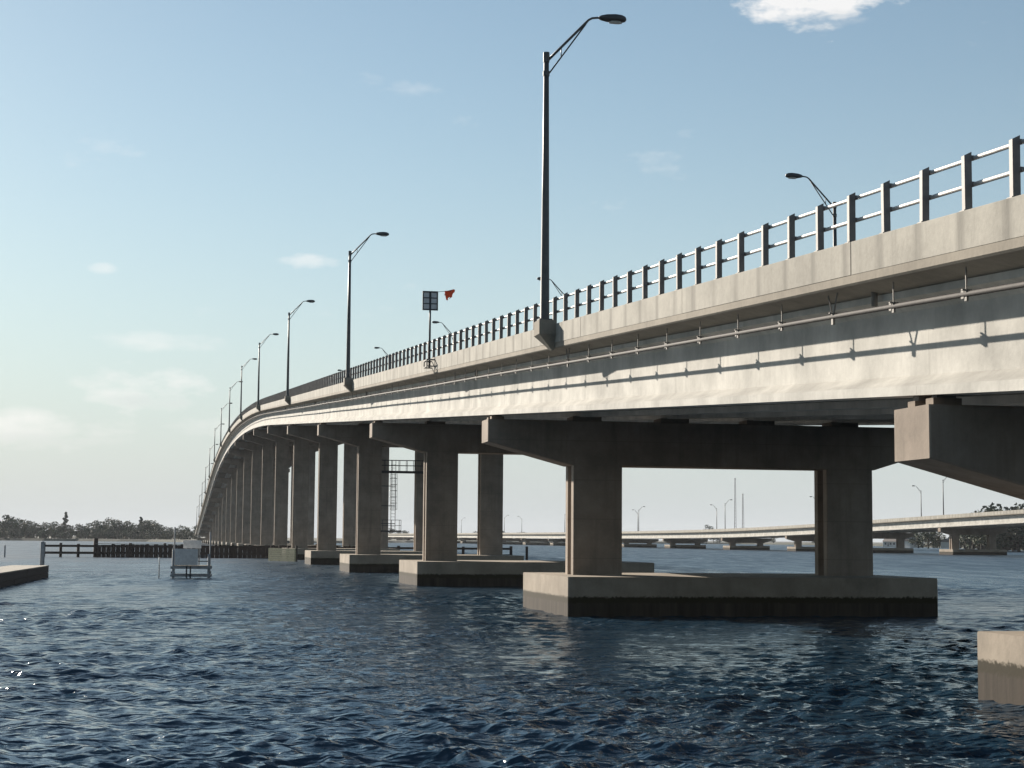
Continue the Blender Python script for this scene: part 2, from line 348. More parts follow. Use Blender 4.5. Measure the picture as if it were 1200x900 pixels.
# ------------------------------------------------------------------ main bridge
DB = 13.5                                  # outer parapet face, metres right of the camera across the bridge
def W(u, v, z=0.0): return (T[0] * u + N[0] * (DB + v), T[1] * u + N[1] * (DB + v), z)
RZ = THETA                                 # local x = across (v), local y = along (u)
G = 0.0615
def ptop(u):                               # top of the concrete parapet
    z0 = 8.43 + (min(u, 260) - 25.3) * G
    if u <= 260: return z0
    c = G / 205.0
    w = min(u, 655) - 260; z = z0 + G * w - 0.5 * c * w * w
    if u > 655: z += (G - c * 395) * (u - 655)
    return z
U0, U1 = -64.0, 1005.0
DECKW = 24.2
GV = [1.35 + 4.3 * i for i in range(6)]
SP, UA = 47.2, 31.6
PIERS = [UA + SP * k for k in range(-2, 21)]
bridge = tag(empty('road_bridge', W(UA, DECKW / 2, 0), RZ), 'long concrete highway bridge climbing to a high crest over the river', 'bridge')
def L(u, v, z=0.0): return (v - DECKW / 2, u - UA, z)      # bridge-local coordinates

def strip(name, mat, prof, u0, u1, step, parent=bridge):
    us = np.arange(u0, u1 + 0.1, (u1 - u0) / max(1, round((u1 - u0) / step)))
    return MB().sweep([[L(u, v, ptop(u) + z) for v, z in prof] for u in us]).build(name, mat, parent)
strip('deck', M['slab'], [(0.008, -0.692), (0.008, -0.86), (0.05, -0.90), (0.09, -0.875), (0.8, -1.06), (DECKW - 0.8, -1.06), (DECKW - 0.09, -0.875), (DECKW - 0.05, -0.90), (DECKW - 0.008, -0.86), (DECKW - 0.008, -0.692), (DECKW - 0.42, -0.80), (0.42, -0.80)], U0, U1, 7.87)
strip('road_surface', M['road'], [(0.46, -0.797), (DECKW - 0.46, -0.797), (DECKW - 0.46, -0.77), (0.46, -0.77)], U0, U1, 7.87)
PANEL = SP / 4
npan = int((U1 - U0) / PANEL)
for side in (0, 1):
    for i in range(npan):
        a, b = U0 + 2.13 + i * PANEL + 0.018, U0 + 2.13 + (i + 1) * PANEL - 0.018
        jit = random.uniform(-0.004, 0.004)
        pr = [(0.0 + jit, -0.688), (0.44, -0.688), (0.40, -0.55), (0.30, -0.42), (0.27, -0.012), (0.255, 0), (0.015 + jit, 0), (0.0 + jit, -0.012)]
        if side: pr = [(DECKW - v, z) for v, z in pr][::-1]
        n = 3
        MB().sweep([[L(u, v, ptop(u) + z) for v, z in pr] for u in np.linspace(a, b, n)]).build('parapet_panel', M['parapet'], bridge)

# railing
pm = MB()
w, d = 0.07, 0.06
pm.hexa([(-w, -d, -0.01), (w, -d, -0.01), (w, d, -0.01), (-w, d, -0.01), (-w, -d, 1.00), (w, -d, 1.07), (w, d, 1.07), (-w, d, 1.00)])
pm.box(-0.11, 0.11, -0.10, 0.10, 0.0, 0.022)
pm.box(w, w + 0.06, -0.045, 0.045, 0.46, 0.54); pm.box(w, w + 0.06, -0.045, 0.045, 0.93, 1.01)
post_me = pm.mesh('post', M['post'])
PS = 1.748
rest = MB()
k = 0
for u in np.arange(25.85 - 3 * PS - 26 * PS, U1 - 1, PS):
    if u > 18 and k < 296:
        link('post', post_me, bridge, L(u, 0.145, ptop(u)), None).rotation_euler = (0, random.gauss(0, 0.004), 0); k += 1
    else:
        x, y, z = L(u, 0.145, ptop(u)); rest.box(x - w, x + w, y - d, y + d, z, z + 1.04)
tag(rest.build('railing_posts', M['post'], bridge), kind='stuff')
rest = MB()
for u in np.arange(-25, U1 - 1, PS):
    x, y, z = L(u, DECKW - 0.145, ptop(u)); rest.box(x - w, x + w, y - d, y + d, z, z + 1.04)
tag(rest.build('railing_posts', M['post'], bridge), kind='stuff')
for side in (0, 1):
    for h in (0.50, 0.97):
        us = np.arange(U0 + 3, U1 - 1, PS * 3)
        v = 0.285 if not side else DECKW - 0.285
        MB().tube([L(u, v, ptop(u) + h) for u in us], 0.043, 8).build('rail', M['rail'], bridge, True)

# girders, diaphragms
sec = [(-.38, 0), (.38, 0), (.38, .2), (.1, .42), (.1, 1.75), (.18, 1.83), (.6, 1.95), (.6, 2.093), (-.6, 2.093), (-.6, 1.95), (-.18, 1.83), (-.1, 1.75), (-.1, .42), (-.38, .2)]
for i in range(len(PIERS) - 1):
    a, b = PIERS[i] + (0.05 if i % 4 == 1 else 0.003), PIERS[i + 1] - (0.05 if i % 4 == 0 else 0.003)
    if a < -40: continue
    n = 2 if b < 260 or a > 655 else 4
    for j, g in enumerate(GV):
        if i > 12 and j > 2: continue       # far inner girders never show
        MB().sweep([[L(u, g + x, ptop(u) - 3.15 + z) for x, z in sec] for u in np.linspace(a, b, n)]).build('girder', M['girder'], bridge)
for i, up in enumerate(PIERS):
    if up < -30 or i > 14: continue
    for j in range(5):
        va, vb = GV[j] + 0.098, GV[j + 1] - 0.098
        zt, zb = ptop(up) - 1.05, ptop(up) - 1.90
        MB().hexa([L(up - .3, va, zb), L(up - .3, vb, zb), L(up + .3, vb, zb), L(up + .3, va, zb), L(up - .3, va, zt), L(up - .3, vb, zt), L(up + .3, vb, zt), L(up + .3, va, zt)]).build('diaphragm', M['slab'], bridge)

# piers
def pier(par, Lf, up, ztop, v0, v1, cols, colw, foot, fz, fh, mats, details, zbot=-2.6, hu=0.84, endh=1.05, mid=2.10):
    zl = ztop
    ca, cb = cols[0], cols[1] + colw
    prof = [(v0, zl - endh), (ca - 0.1, zl - mid), (cb + 0.1, zl - mid), (v1, zl - endh), (v1, zl), (v0, zl)]
    c = 0.03
    cap = MB()
    rings = []
    for uu, s in ((up - hu, c), (up - hu + c, 0), (up + hu - c, 0), (up + hu, c)):
        rings.append([Lf(uu, v + (s if v == v0 else (-s if v == v1 else 0)), z + (s if z < zl - 0.1 else -s)) for v, z in prof])
    cap.sweep(rings); capo = cap.build('pier_cap', mats[0], par)
    for v in cols:
        gd, gw, e = 0.26, 0.36, 0.03
        pl = [(v + e, -hu), (v + colw - e, -hu), (v + colw, -hu + e), (v + colw, -gw), (v + colw - gd, -gw + .05), (v + colw - gd, gw - .05), (v + colw, gw), (v + colw, hu - e),
              (v + colw - e, hu), (v + e, hu), (v, hu - e), (v, gw), (v + gd, gw - .05), (v + gd, -gw + .05), (v, -gw), (v, -hu + e)]
        MB().sweep([[Lf(up + y * 0.985, x, z) for x, y in pl] for z in (fz - 0.05, zl - mid + 0.06)]).build('column', mats[0], par)
    fa, fb = foot; e = 0.05
    fm = MB()
    def ring(s, z): return [Lf(up - fh, fa + s, z), Lf(up - fh, fb - s, z), Lf(up - fh + s, fb, z), Lf(up + fh - s, fb, z), Lf(up + fh, fb - s, z), Lf(up + fh, fa + s, z), Lf(up + fh - s, fa, z), Lf(up - fh + s, fa, z)]
    fm.sweep([ring(e, zbot), ring(e, fz - 0.04), ring(e + 0.035, fz)]); fm.build('footing', mats[1], par)
    return capo
for i, up in enumerate(PIERS):
    if up < -30: continue
    near = abs(up - UA) < 1
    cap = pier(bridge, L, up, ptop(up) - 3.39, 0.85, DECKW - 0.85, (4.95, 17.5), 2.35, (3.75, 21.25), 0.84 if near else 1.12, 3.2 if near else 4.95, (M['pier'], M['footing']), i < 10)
    if i < 12:
        zc = ptop(up) - 3.39
        for j, g in enumerate(GV):
            if j == 0:
                for s in (-1, 1):
                    MB().hexa([L(up + s * .42 + a, g + b, z) for z in (zc - .02, zc + .15) for a, b in ((-.17, -.3), (-.17, .3), (.17, .3), (.17, -.3))]).build('pedestal', M['pier'], cap)
                    MB().hexa([L(up + s * .42 + a, g + b, z) for z in (zc + .15, zc + .245 + s * .42 * G) for a, b in ((-.13, -.2), (-.13, .2), (.13, .2), (.13, -.2))]).build('bearing_pad', M['pad'], cap)
            else:
                MB().hexa([L(up + a, g + b, z) for z in (zc - .02, zc + .22) for a, b in ((-.62, -.7), (-.62, .7), (.62, .7), (.62, -.7))]).build('pedestal', M['pier'], cap)

# conduit with hangers under the overhang
us = np.arange(U0 + 4, 480, 6.0)
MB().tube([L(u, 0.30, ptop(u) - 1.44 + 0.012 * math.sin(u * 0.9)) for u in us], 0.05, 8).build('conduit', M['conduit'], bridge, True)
hm = MB(); hm.box(-.012, .012, -.012, .012, .06, .50); hm.box(-.02, .02, -.045, .045, -.11, .10); hm.box(-.09, .09, -.03, .03, .075, .10); hm.box(-.03, .03, .05, .16, -.06, .09)
hme = hm.mesh('hanger', M['galv'])
vm = MB(); vm.tube([(0, 0, -.02), (0, -.26, .50)], .02, 6); vm.tube([(0, 0, -.02), (0, .26, .50)], .02, 6); vm.box(-.025, .025, -.05, .05, -.16, .10); vm.box(-.09, .09, -.03, .03, .075, .10)
vme = vm.mesh('hanger', M['galv'])
for q, u in enumerate(np.arange(28.0 - 3.13 * 14, 330, 3.13)):
    link('hanger', vme if q % 8 == 0 else hme, bridge, L(u, 0.30, ptop(u) - 1.44))
# drain scupper pipes at the joints
for up in PIERS[1:9]:
    u = up + 1.2
    MB().tube([L(u, 0.62, ptop(u) - 0.95), L(u, 0.62, ptop(u) - 1.30)], 0.07, 8).build('drain_pipe', M['galv'], bridge, True)

# ------------------------------------------------------------------ street lamps
def lamp_proto():
    r = empty('street_lamp', (0, 0, 0))
    MB().tube([(0, 0, 0), (0, 0, 0.02), (0, 0, 4.5), (0, 0, 9.95)], [0.175, 0.170, 0.135, 0.095], 12).build('pole', M['pole'], r, True)
    MB().box(-.24, .24, -.24, .24, -.03, .035).build('base_plate', M['pole'], r)
    MB().tube([(0, 0, 9.62), (0, 0, 9.99)], 0.118, 12).tube([(0, 0, 9.10), (0, 0, 9.28)], 0.125, 12).build('collar', M['pole'], r)
    arm = [(0.08, 0, 9.72)]
    arm += [(0.08 + 1.42 * t, 0, 9.72 + 1.50 * t) for t in (0.35, 0.7, 1.0)]
    arm += [(1.60, 0, 11.33), (1.74, 0, 11.41), (1.95, 0, 11.44), (2.12, 0, 11.44)]
    MB().tube(arm, [0.05] * 4 + [0.042] * 4, 8).build('arm', M['pole'], r, True)
    br = MB().tube([(0.08, 0, 9.17), (1.50, 0, 11.17)], 0.032, 6); br.tube([(0.56, 0, 9.86), (0.56, 0, 10.21)], 0.02, 6); br.build('brace', M['pole'], r, True)
    # cobra-head luminaire: flattened teardrop body with a lens below
    rings = []
    for x, hw, zt, zb in ((2.00, .06, .06, -.06), (2.10, .11, .11, -.09), (2.30, .16, .16, -.13), (2.62, .20, .185, -.15), (2.86, .18, .165, -.14), (3.00, .12, .11, -.10), (3.05, .04, .04, -.04)):
        rings.append([(x, hw * c_, 11.44 + (zt if s_ > 0 else -zb) * s_) for c_, s_ in [(math.cos(t), math.sin(t)) for t in np.linspace(0, 2 * math.pi, 13)[:-1]]])
    lum = MB().sweep(rings).build('luminaire', M['lamp'], r, True)
    lr = []
    for x, hw in ((2.38, .03), (2.46, .11), (2.62, .14), (2.78, .12), (2.88, .03)): lr.append([(x, -hw, 11.33), (x, hw, 11.33), (x, hw * .7, 11.27), (x, -hw * .7, 11.27)])
    MB().sweep(lr).build('lens', M['lens'], lum)
    return r
lproto = lamp_proto(); used = False
def place_lamp(loc, rz, label, group):
    global used
    o = lproto if not used else copy_tree(lproto); used = True
    o.location = loc; o.rotation_euler = (0, 0, rz); tag(o, label, 'street lamp', group); return o
def lamp_pedestal(par, Lf, u, v, z, s, mat):
    # corbel carrying the lamp, outside the parapet (s = -1 left side, +1 right side)
    a, b = (v + s * 0.02, v + s * 0.62)
    hu = 0.46
    m = MB()
    rings = []
    for zz, out, h in ((z + 0.10, b, hu), (z - 0.42, b, hu), (z - 0.74, v + s * 0.30, hu * 0.55), (z - 0.98, v + s * 0.08, 0.14)):
        rings.append([Lf(u - h, a - s * 0.03, zz), Lf(u + h, a - s * 0.03, zz), Lf(u + h, out, zz), Lf(u - h, out, zz)])
    m.sweep(rings).build('lamp_pedestal', mat, par)
n_l = 0
ORD = ['first', 'second', 'third', 'fourth', 'fifth', 'sixth', 'seventh', 'eighth', 'ninth', 'tenth', 'eleventh', 'twelfth']
for k_l in range(13):
    u = 60.4 + 71.6 * k_l
    lamp_pedestal(bridge, L, u, 0, ptop(u), -1, M['slab'])
    place_lamp(W(u, -0.32, ptop(u) + 0.13), RZ, ('dark street lamp on the near parapet, on the downhill side of the framed sign' if k_l == 0 else 'street lamp on the near parapet, %s uphill beyond the framed sign' % ORD[k_l - 1]), 'street lamps on the near parapet of the main bridge')
for k_l in range(12):
    u = 94.0 + 70.0 * k_l
    lamp_pedestal(bridge, L, u, DECKW, ptop(u), 1, M['slab'])
    place_lamp(W(u, DECKW + 0.32, ptop(u) + 0.13), RZ + math.pi, 'street lamp behind the far parapet, %s of its row uphill of the framed sign' % ORD[k_l], 'street lamps on the far parapet of the main bridge')

# ------------------------------------------------------------------ sign on the parapet and orange windsock
us_ = 89.6; zs = ptop(us_)
sg = tag(empty('bridge_sign', W(us_, -0.22, zs - 0.2), RZ), 'dark framed sign panel seen from behind on a thin post clamped outside the parapet', 'sign')
MB().tube([(0, 0, -0.35), (0, 0, 3.75)], 0.055, 8).build('post', M['steel'], sg, True)
fr = MB(); fr.box(-.42, .42, -.05, .05, 2.72, 2.79); fr.box(-.42, .42, -.05, .05, 3.68, 3.75); fr.box(-.42, -.36, -.045, .045, 2.79, 3.68); fr.box(.36, .42, -.045, .045, 2.79, 3.68); fr.build('frame', M['steel'], sg)
MB().box(-.357, .357, .0, .022, 2.785, 3.685).build('panel', M['panel'], sg)
MB().box(-.355, .355, -.03, -.003, 3.05, 3.10).box(-.355, .355, -.03, -.003, 3.36, 3.41).build('stiffener', M['steel'], sg)
pf = MB()
pf.box(-.22, .20, -.55, -.47, -.02, .05); pf.box(-.22, .20, .47, .55, -.02, .05); pf.box(-.24, -.18, -.55, .55, -.02, .05); pf.box(-.24, -.18, -.55, .55, -.36, -.30); pf.box(-.24, -.18, -.55, -.50, -.30, -.02); pf.box(-.24, -.18, .50, .55, -.30, -.02); pf.box(-.22, .22, -.55, -.48, -.36, -.30); pf.box(-.22, .22, .48, .55, -.36, -.30)
pf.build('mounting_bracket', M['galv'], sg)
ws = tag(empty('windsock', W(us_, 0.12, zs + 3.5), RZ), 'small ragged orange cloth windsock flying beside the framed sign panel', 'windsock')
MB().tube([(0.02, 0, 0.02), (1.0, 0, 0.14)], 0.014, 6).build('arm', M['steel'], ws)
cols_ = 7; fv = []; ff = []
for i in range(cols_):
    x = 0.42 + 0.09 * i
    for j in range(5):
        zz = 0.08 + 0.02 * i - j * (0.135 - 0.012 * abs(i - 2)) ; yy = 0.05 * math.sin(x * 11 + j * 0.8)
        fv.append((x + 0.03 * math.sin(j * 1.7 + i), yy, zz))
for i in range(cols_ - 1):
    for j in range(4):
        if j == 3 and i in (0, 2, 5) or j == 2 and i in (0, 5): continue
        a = i * 5 + j; ff.append((a, a + 5, a + 6, a + 1))
mb_ = MB(); mb_.add(fv, ff); mb_.add([(x, y + 0.02, z) for x, y, z in fv], [f[::-1] for f in ff]); mb_.build('cloth', M['orange'], ws)

# ------------------------------------------------------------------ access ladder between the columns of the fourth pier
ud = PIERS[5]; 
al = tag(empty('access_ladder', W(ud, 7.34, 9.6), RZ), 'dark steel access platform with caged ladder fixed between two bridge columns', 'ladder')
PZ = 0.0; x1 = 5.2
wk = MB(); wk.box(0, x1, -.45, .45, PZ - .10, PZ); wk.box(0, x1, -.47, -.40, PZ - .22, PZ - .1); wk.box(0, x1, .40, .47, PZ - .22, PZ - .1); wk.build('walkway', M['steel'], al)
for y in (-.43, .43):
    for h in (0.55, 1.08): MB().tube([(0, y, PZ + h), (x1, y, PZ + h)], .028, 6).build('handrail', M['steel'], al)
    for x in np.linspace(0.35, x1 - .3, 7): MB().tube([(x, y, PZ - .05), (x, y, PZ + 1.08)], .028, 6).build('railing_post', M['steel'], al)
lx = 1.2
for x in (lx - .22, lx + .22): MB().tube([(x, -.62, PZ + 1.1), (x, -.62, -6.1)], .03, 6).build('ladder_rail', M['steel'], al)
for z in np.arange(-6.0, PZ + .9, .33): MB().tube([(lx - .22, -.62, z), (lx + .22, -.62, z)], .016, 5).build('rung', M['steel'], al)
for z in np.arange(-3.9, PZ - .3, .62): MB().tube([(lx - .22, -.62, z)] + [(lx - .40 * math.cos(t), -.62 - .62 * math.sin(t), z) for t in np.linspace(.2, math.pi - .2, 9)] + [(lx + .22, -.62, z)], .022, 5).build('cage_hoop', M['steel'], al)
for t in (.5, 1.1, 1.57, 2.04, 2.64): MB().tube([(lx - .40 * math.cos(t), -.62 - .62 * math.sin(t), -3.95), (lx - .40 * math.cos(t), -.62 - .62 * math.sin(t), PZ - .3)], .018, 5).build('cage_strap', M['steel'], al)
for z in (-1.6, -3.6, -5.4): MB().box(0, lx + .2, -.68, -.58, z, z + .07).build('wall_bracket', M['steel'], al)
ld = MB(); ld.box(0, 2.0, -1.1, .3, -6.2, -6.05); ld.build('landing', M['steel'], al)
for h in (.5, 1.05): MB().tube([(0, -1.08, -6.05 + h), (1.97, -1.08, -6.05 + h), (1.97, .28, -6.05 + h)], .026, 6).build('handrail', M['steel'], al)
for p in ((.1, -1.08), (1.0, -1.08), (1.97, -1.08), (1.97, .28)): MB().tube([(p[0], p[1], -6.1), (p[0], p[1], -5.0)], .026, 6).build('railing_post', M['steel'], al)

# ------------------------------------------------------------------ timber fender across the channel
uf = 281.0
fe = tag(empty('timber_fender', W(uf, 0, WL), RZ), 'dark timber channel fender of piles and wales running under the main bridge', 'fender')
def fl(v, y, z): return (v, y, z)
for v in np.arange(-33.3, 47, 2.7):
    tall = abs(v + 25.2) < 0.5
    top = 3.0 if tall else 2.22 + random.uniform(-.12, .16)
    rr = 0.36 if tall or abs(v + 33.3) < 1 else random.uniform(.20, .25)
    MB().tube([(v, random.uniform(-.05, .05), -2.0), (v, 0, top)], rr, 8).build('pile', M['timber'], fe, True)
for z0, z1 in ((0.50, 0.88), (1.60, 1.95)):
    for v in np.arange(-33.5, 40, 10.8):
        y0 = -.50 if z0 < 1 else -.48
        MB().box(v + .01, v + 10.79, y0, -.19, z0, z1).build('wale', M['timber'], fe)
for v in np.arange(-25.0, 21, 0.74):
    MB().box(v, v + .70, -.66 + random.uniform(-.03, .03), -.515, -.4, 2.02 + random.uniform(-.08, .08)).build('board', M['timber'], fe)
MB().box(-25.2, 21.2, -.72, .28, 2.11, 2.19).build('cap_beam', M['planks'], fe)
wg = tag(empty('fender_wing', W(246.0, 2.1, 0), RZ + R(114)), 'pale sunlit timber wing wall at the channel beside a bridge footing', 'fender')
for z in np.arange(-1.15, 1.2, .3): MB().box(-4.0, 4.0, -.12, .12, z, z + .275).build('plank', M['pale'], wg)
for x in (-3.8, -1.3, 1.3, 3.8): MB().tube([(x, -.28, -2), (x, -.28, 1.6)], .15, 8).build('pile', M['timber'], wg, True)

# ------------------------------------------------------------------ marker platform standing in the water
pl = tag(empty('marker_platform', (-21.35 * KS, 115.0 * KS, WL), R(8)), 'grey board marker platform on four piles standing alone in the water', 'platform')
for x, y, h in ((-1.2, -.8, 1.9), (1.15, -.8, 1.6), (-1.2, .9, 3.4), (1.15, .9, 3.1)):
    MB().tube([(x, y, -2), (x + random.uniform(-.03, .03), y, h)], .085 if y < 0 else .05, 8).build('pile', M['pile'], pl, True)
for z in (0.10, 0.62):
    MB().box(-1.36, 1.34, -.93, -.85, z, z + .17).build('beam', M['pile'], pl); MB().box(-1.3, 1.3, .95, 1.05, z, z + .17).build('beam', M['pile'], pl)
for x in (-1.28, 1.2): MB().box(x - .05, x + .05, -.84, .94, .30, .45).build('cross_beam', M['steel'], pl)
for x in np.arange(-1.25, 1.2, .28): MB().box(x, x + .25, -.84, .94, .80, .85).build('deck_board', M['planks'], pl)
for x in (-.35, -.1): MB().box(x, x + .1, -.97, -.94, -.3, .8).build('fender_post', M['steel'], pl)
MB().box(-1.1, .42, -.92, -.86, .86, 1.95).build('panel', M['panel'], pl)
MB().box(-.62, .58, .30, .36, 1.98, 2.52).build('upper_panel', M['panel'], pl)
for x in (-.5, .45): MB().box(x - .04, x + .04, .37, .43, .85, 2.5).build('panel_post', M['pile'], pl)
for z in (1.1, 1.45): MB().box(.43, 1.2, -.84, -.80, z, z + .06).build('rail', M['steel'], pl)
pl.scale = (KS, KS, KS)
st = tag(MB().tube([(0, 0, -2), (0.02, 0, 0.9), (0.02, 0, 1.35)], [.05, .05, .045], 8).build('marker_stake', M['white'], None, True), 'thin white stake standing in the water beside the grey board platform', 'stake')
st.location = (-23.6 * KS, 115.2 * KS, WL); st.scale = (KS, KS, KS)

# ------------------------------------------------------------------ timber jetty at the left
ja = np.array([-30.5, 113.2]); jb = np.array([-21.5, 58.0]); jd = (jb - ja) / np.linalg.norm(jb - ja); jl = float(np.linalg.norm(jb - ja))
je = tag(empty('timber_jetty', (ja[0] * KS, ja[1] * KS, WL), math.atan2(jd[1], jd[0])), 'low brown timber jetty with a planked top ending in open water', 'jetty')
# local x along the jetty from its far end, local y towards the right-hand side = +? (left-hand rule of rotation)
for i, x in enumerate(np.arange(0, jl, 0.30)):
    MB().box(x, x + .275, -2.3, 0.06, .74 + random.uniform(-.008, .008), .80).build('plank', M['planks'], je)
for z in (-.25, .03, .31, .545):
    for x in np.arange(0, jl, 6.0): MB().box(x + .01, min(jl, x + 5.99), -.02, .05 + random.uniform(-.012, .012), z, z + (.255 if z < .5 else .185)).build('side_board', M['timber'], je)
for z in (-.25, .03, .31): MB().box(-.06, 0.0, -2.25, .04, z, z + .26).build('end_board', M['timber'], je)
MB().box(-.06, 0.0, -2.25, .04, .59, .73).build('end_board', M['timber'], je)
for x in np.arange(.4, jl, 3.2):
    for y in (-.25, -2.0): MB().tube([(x, y, -2), (x, y, .72)], .14, 8).build('pile', M['timber'], je, True)
je.scale = (KS, KS, KS)
mp_ = tag(MB().tube([(0, 0, -2), (0, 0, 2.32), (0, 0, 2.36)], [.16, .145, .10], 10).build('mooring_pile', M['pile'], None, True), 'grey mooring pile rising above the end of the timber jetty', 'pile')
mp_.location = (-31.05 * KS, 113.75 * KS, WL); mp_.scale = (KS, KS, KS)
sk = tag(MB().tube([(0, 0, -2), (0, 0, 1.5)], .10, 8).build('channel_stake', M['pile'], None, True), 'thin dark stake standing alone in open water far beyond the jetty', 'stake'); sk.location = (-63.7 * KS, 216 * KS, WL); sk.scale = (KS, KS, KS)

# ------------------------------------------------------------------ second bridge
D2 = 212.0; UB = 450.0
def z2(u):
    xs = [200, 300, 400, 450, 500, 540, 590, 646, 728, 850, 964, 1300, 1750]; ys = [14.6, 13.1, 11.35, 10.45, 9.5, 8.75, 8.0, 7.4, 7.05, 6.9, 6.85, 7.1, 7.5]
    return float(np.interp(u, xs, ys))
z2s = np.array([z2(u) for u in np.arange(180, 1781, 5.0)]); ker = np.ones(15) / 15; z2s = np.convolve(np.pad(z2s, 7, 'edge'), ker, 'valid')
def zz2(u): return float(np.interp(u, np.arange(180, 1781, 5.0), z2s))
def W2(u, v, z=0.0): return (T[0] * u + N[0] * (D2 + v), T[1] * u + N[1] * (D2 + v), z)
DW2 = 22.0
br2 = tag(empty('road_bridge', W2(UB, DW2 / 2, 0), RZ), 'low distant concrete bridge parallel to the main bridge, with pale parapet and girders', 'bridge')
def L2(u, v, z=0.0): return (v - DW2 / 2, u - UB, z)
def strip2(name, mat, prof, u0, u1, step):
    us = np.linspace(u0, u1, int((u1 - u0) / step) + 1)
    return MB().sweep([[L2(u, v, zz2(u) + z) for v, z in prof] for u in us]).build(name, mat, br2)
strip2('deck', M['slab'], [(0.02, -.9), (0.02, -1.1), (.9, -1.3), (DW2 - .9, -1.3), (DW2 - .02, -1.1), (DW2 - .02, -.9)], 220, 1740, 20)
for u in np.arange(220, 1730, 30.4):
    strip2('parapet_panel', M['parapet'], [(0, -.897), (.42, -.897), (.25, 0), (0, 0)], u + .03, u + 30.37, 10)
    strip2('parapet_panel', M['parapet'], [(DW2 - .42, -.897), (DW2, -.897), (DW2, 0), (DW2 - .25, 0)], u + .03, u + 30.37, 15)
P2 = [230, 303, 377, 451, 513, 574, 646, 728, 806, 884, 962, 1040, 1118, 1196, 1274, 1352, 1430, 1508, 1586, 1664, 1735]
for i in range(len(P2) - 1):
    for j, g in enumerate((1.2, 6.1, 11.0, 15.9, 20.8)):
        if i > 9 and j > 1: continue
        MB().sweep([[L2(u, g + x * 1.1, zz2(u) - 3.35 + z) for x, z in sec] for u in np.linspace(P2[i] + .1, P2[i + 1] - .1, 7)]).build('girder', M['girder'], br2)
for u in P2: pier(br2, L2, u, zz2(u) - 3.5, .8, DW2 - .8, (4.2, 15.6), 2.2, (2.8, 19.2), .95, 4.4, (M['pier'], M['footing']), False, mid=1.9)
g2 = 'street lamps on the distant bridge'
for u in (447, 640, 766, 918, 1092, 1260): place_lamp(W2(u, .3, zz2(u) - .1), RZ, 'distant street lamp on the near side of the low second bridge', g2 + ', near side')
for u in (508, 597, 716, 845, 985, 1140): place_lamp(W2(u, DW2 - .3, zz2(u) - .1), RZ + math.pi, 'distant street lamp on the far side of the low second bridge', g2 + ', far side')

# ------------------------------------------------------------------ far shores
shore = [(-2600, 1010), (-900, 1075), (-520, 1110), (-380, 1120), (-230, 1080), (-172, 1000), (-120, 1030), (-60, 1500), (60, 1850), (250, 1900), (330, 1650), (300, 1250), (255, 900), (232, 705), (250, 640), (320, 585), (520, 540), (900, 500), (2600, 420)]
back = [(6000, 400), (6000, 9000), (-6000, 9000), (-6000, 1000)]
def land():
    pts = []
    for (x0, y0), (x1, y1) in zip(shore[:-1], shore[1:]):
        n = max(2, int(math.hypot(x1 - x0, y1 - y0) / 25))
        for i in range(n): pts.append((x0 + (x1 - x0) * i / n + random.gauss(0, 3), y0 + (y1 - y0) * i / n + random.gauss(0, 4)))
    pts.append(shore[-1]); n = len(pts); mb = MB()
    outer = [(x, y, -1.6) for x, y in pts]; inner = []
    for i, (x, y) in enumerate(pts):
        a = pts[max(0, i - 1)]; b = pts[min(n - 1, i + 1)]; dx, dy = b[0] - a[0], b[1] - a[1]; q = math.hypot(dx, dy) or 1
        inner.append((x - dy / q * 6, y + dx / q * 6, 0.9))
    mb.add(outer + inner, [(i, i + 1, n + i + 1, n + i) for i in range(n - 1)])
    b = len(mb.v); mb.add(inner + [(x, y, 2.5) for x, y in back], [tuple(range(n + 4))])
    import bmesh
    me = mb.mesh('far_shore', M['land']); bm = bmesh.new(); bm.from_mesh(me); bmesh.ops.triangulate(bm, faces=[f for f in bm.faces if len(f.verts) > 4]); bm.to_mesh(me); bm.free()
    tag(link('far_shore', me), kind='structure')
land()

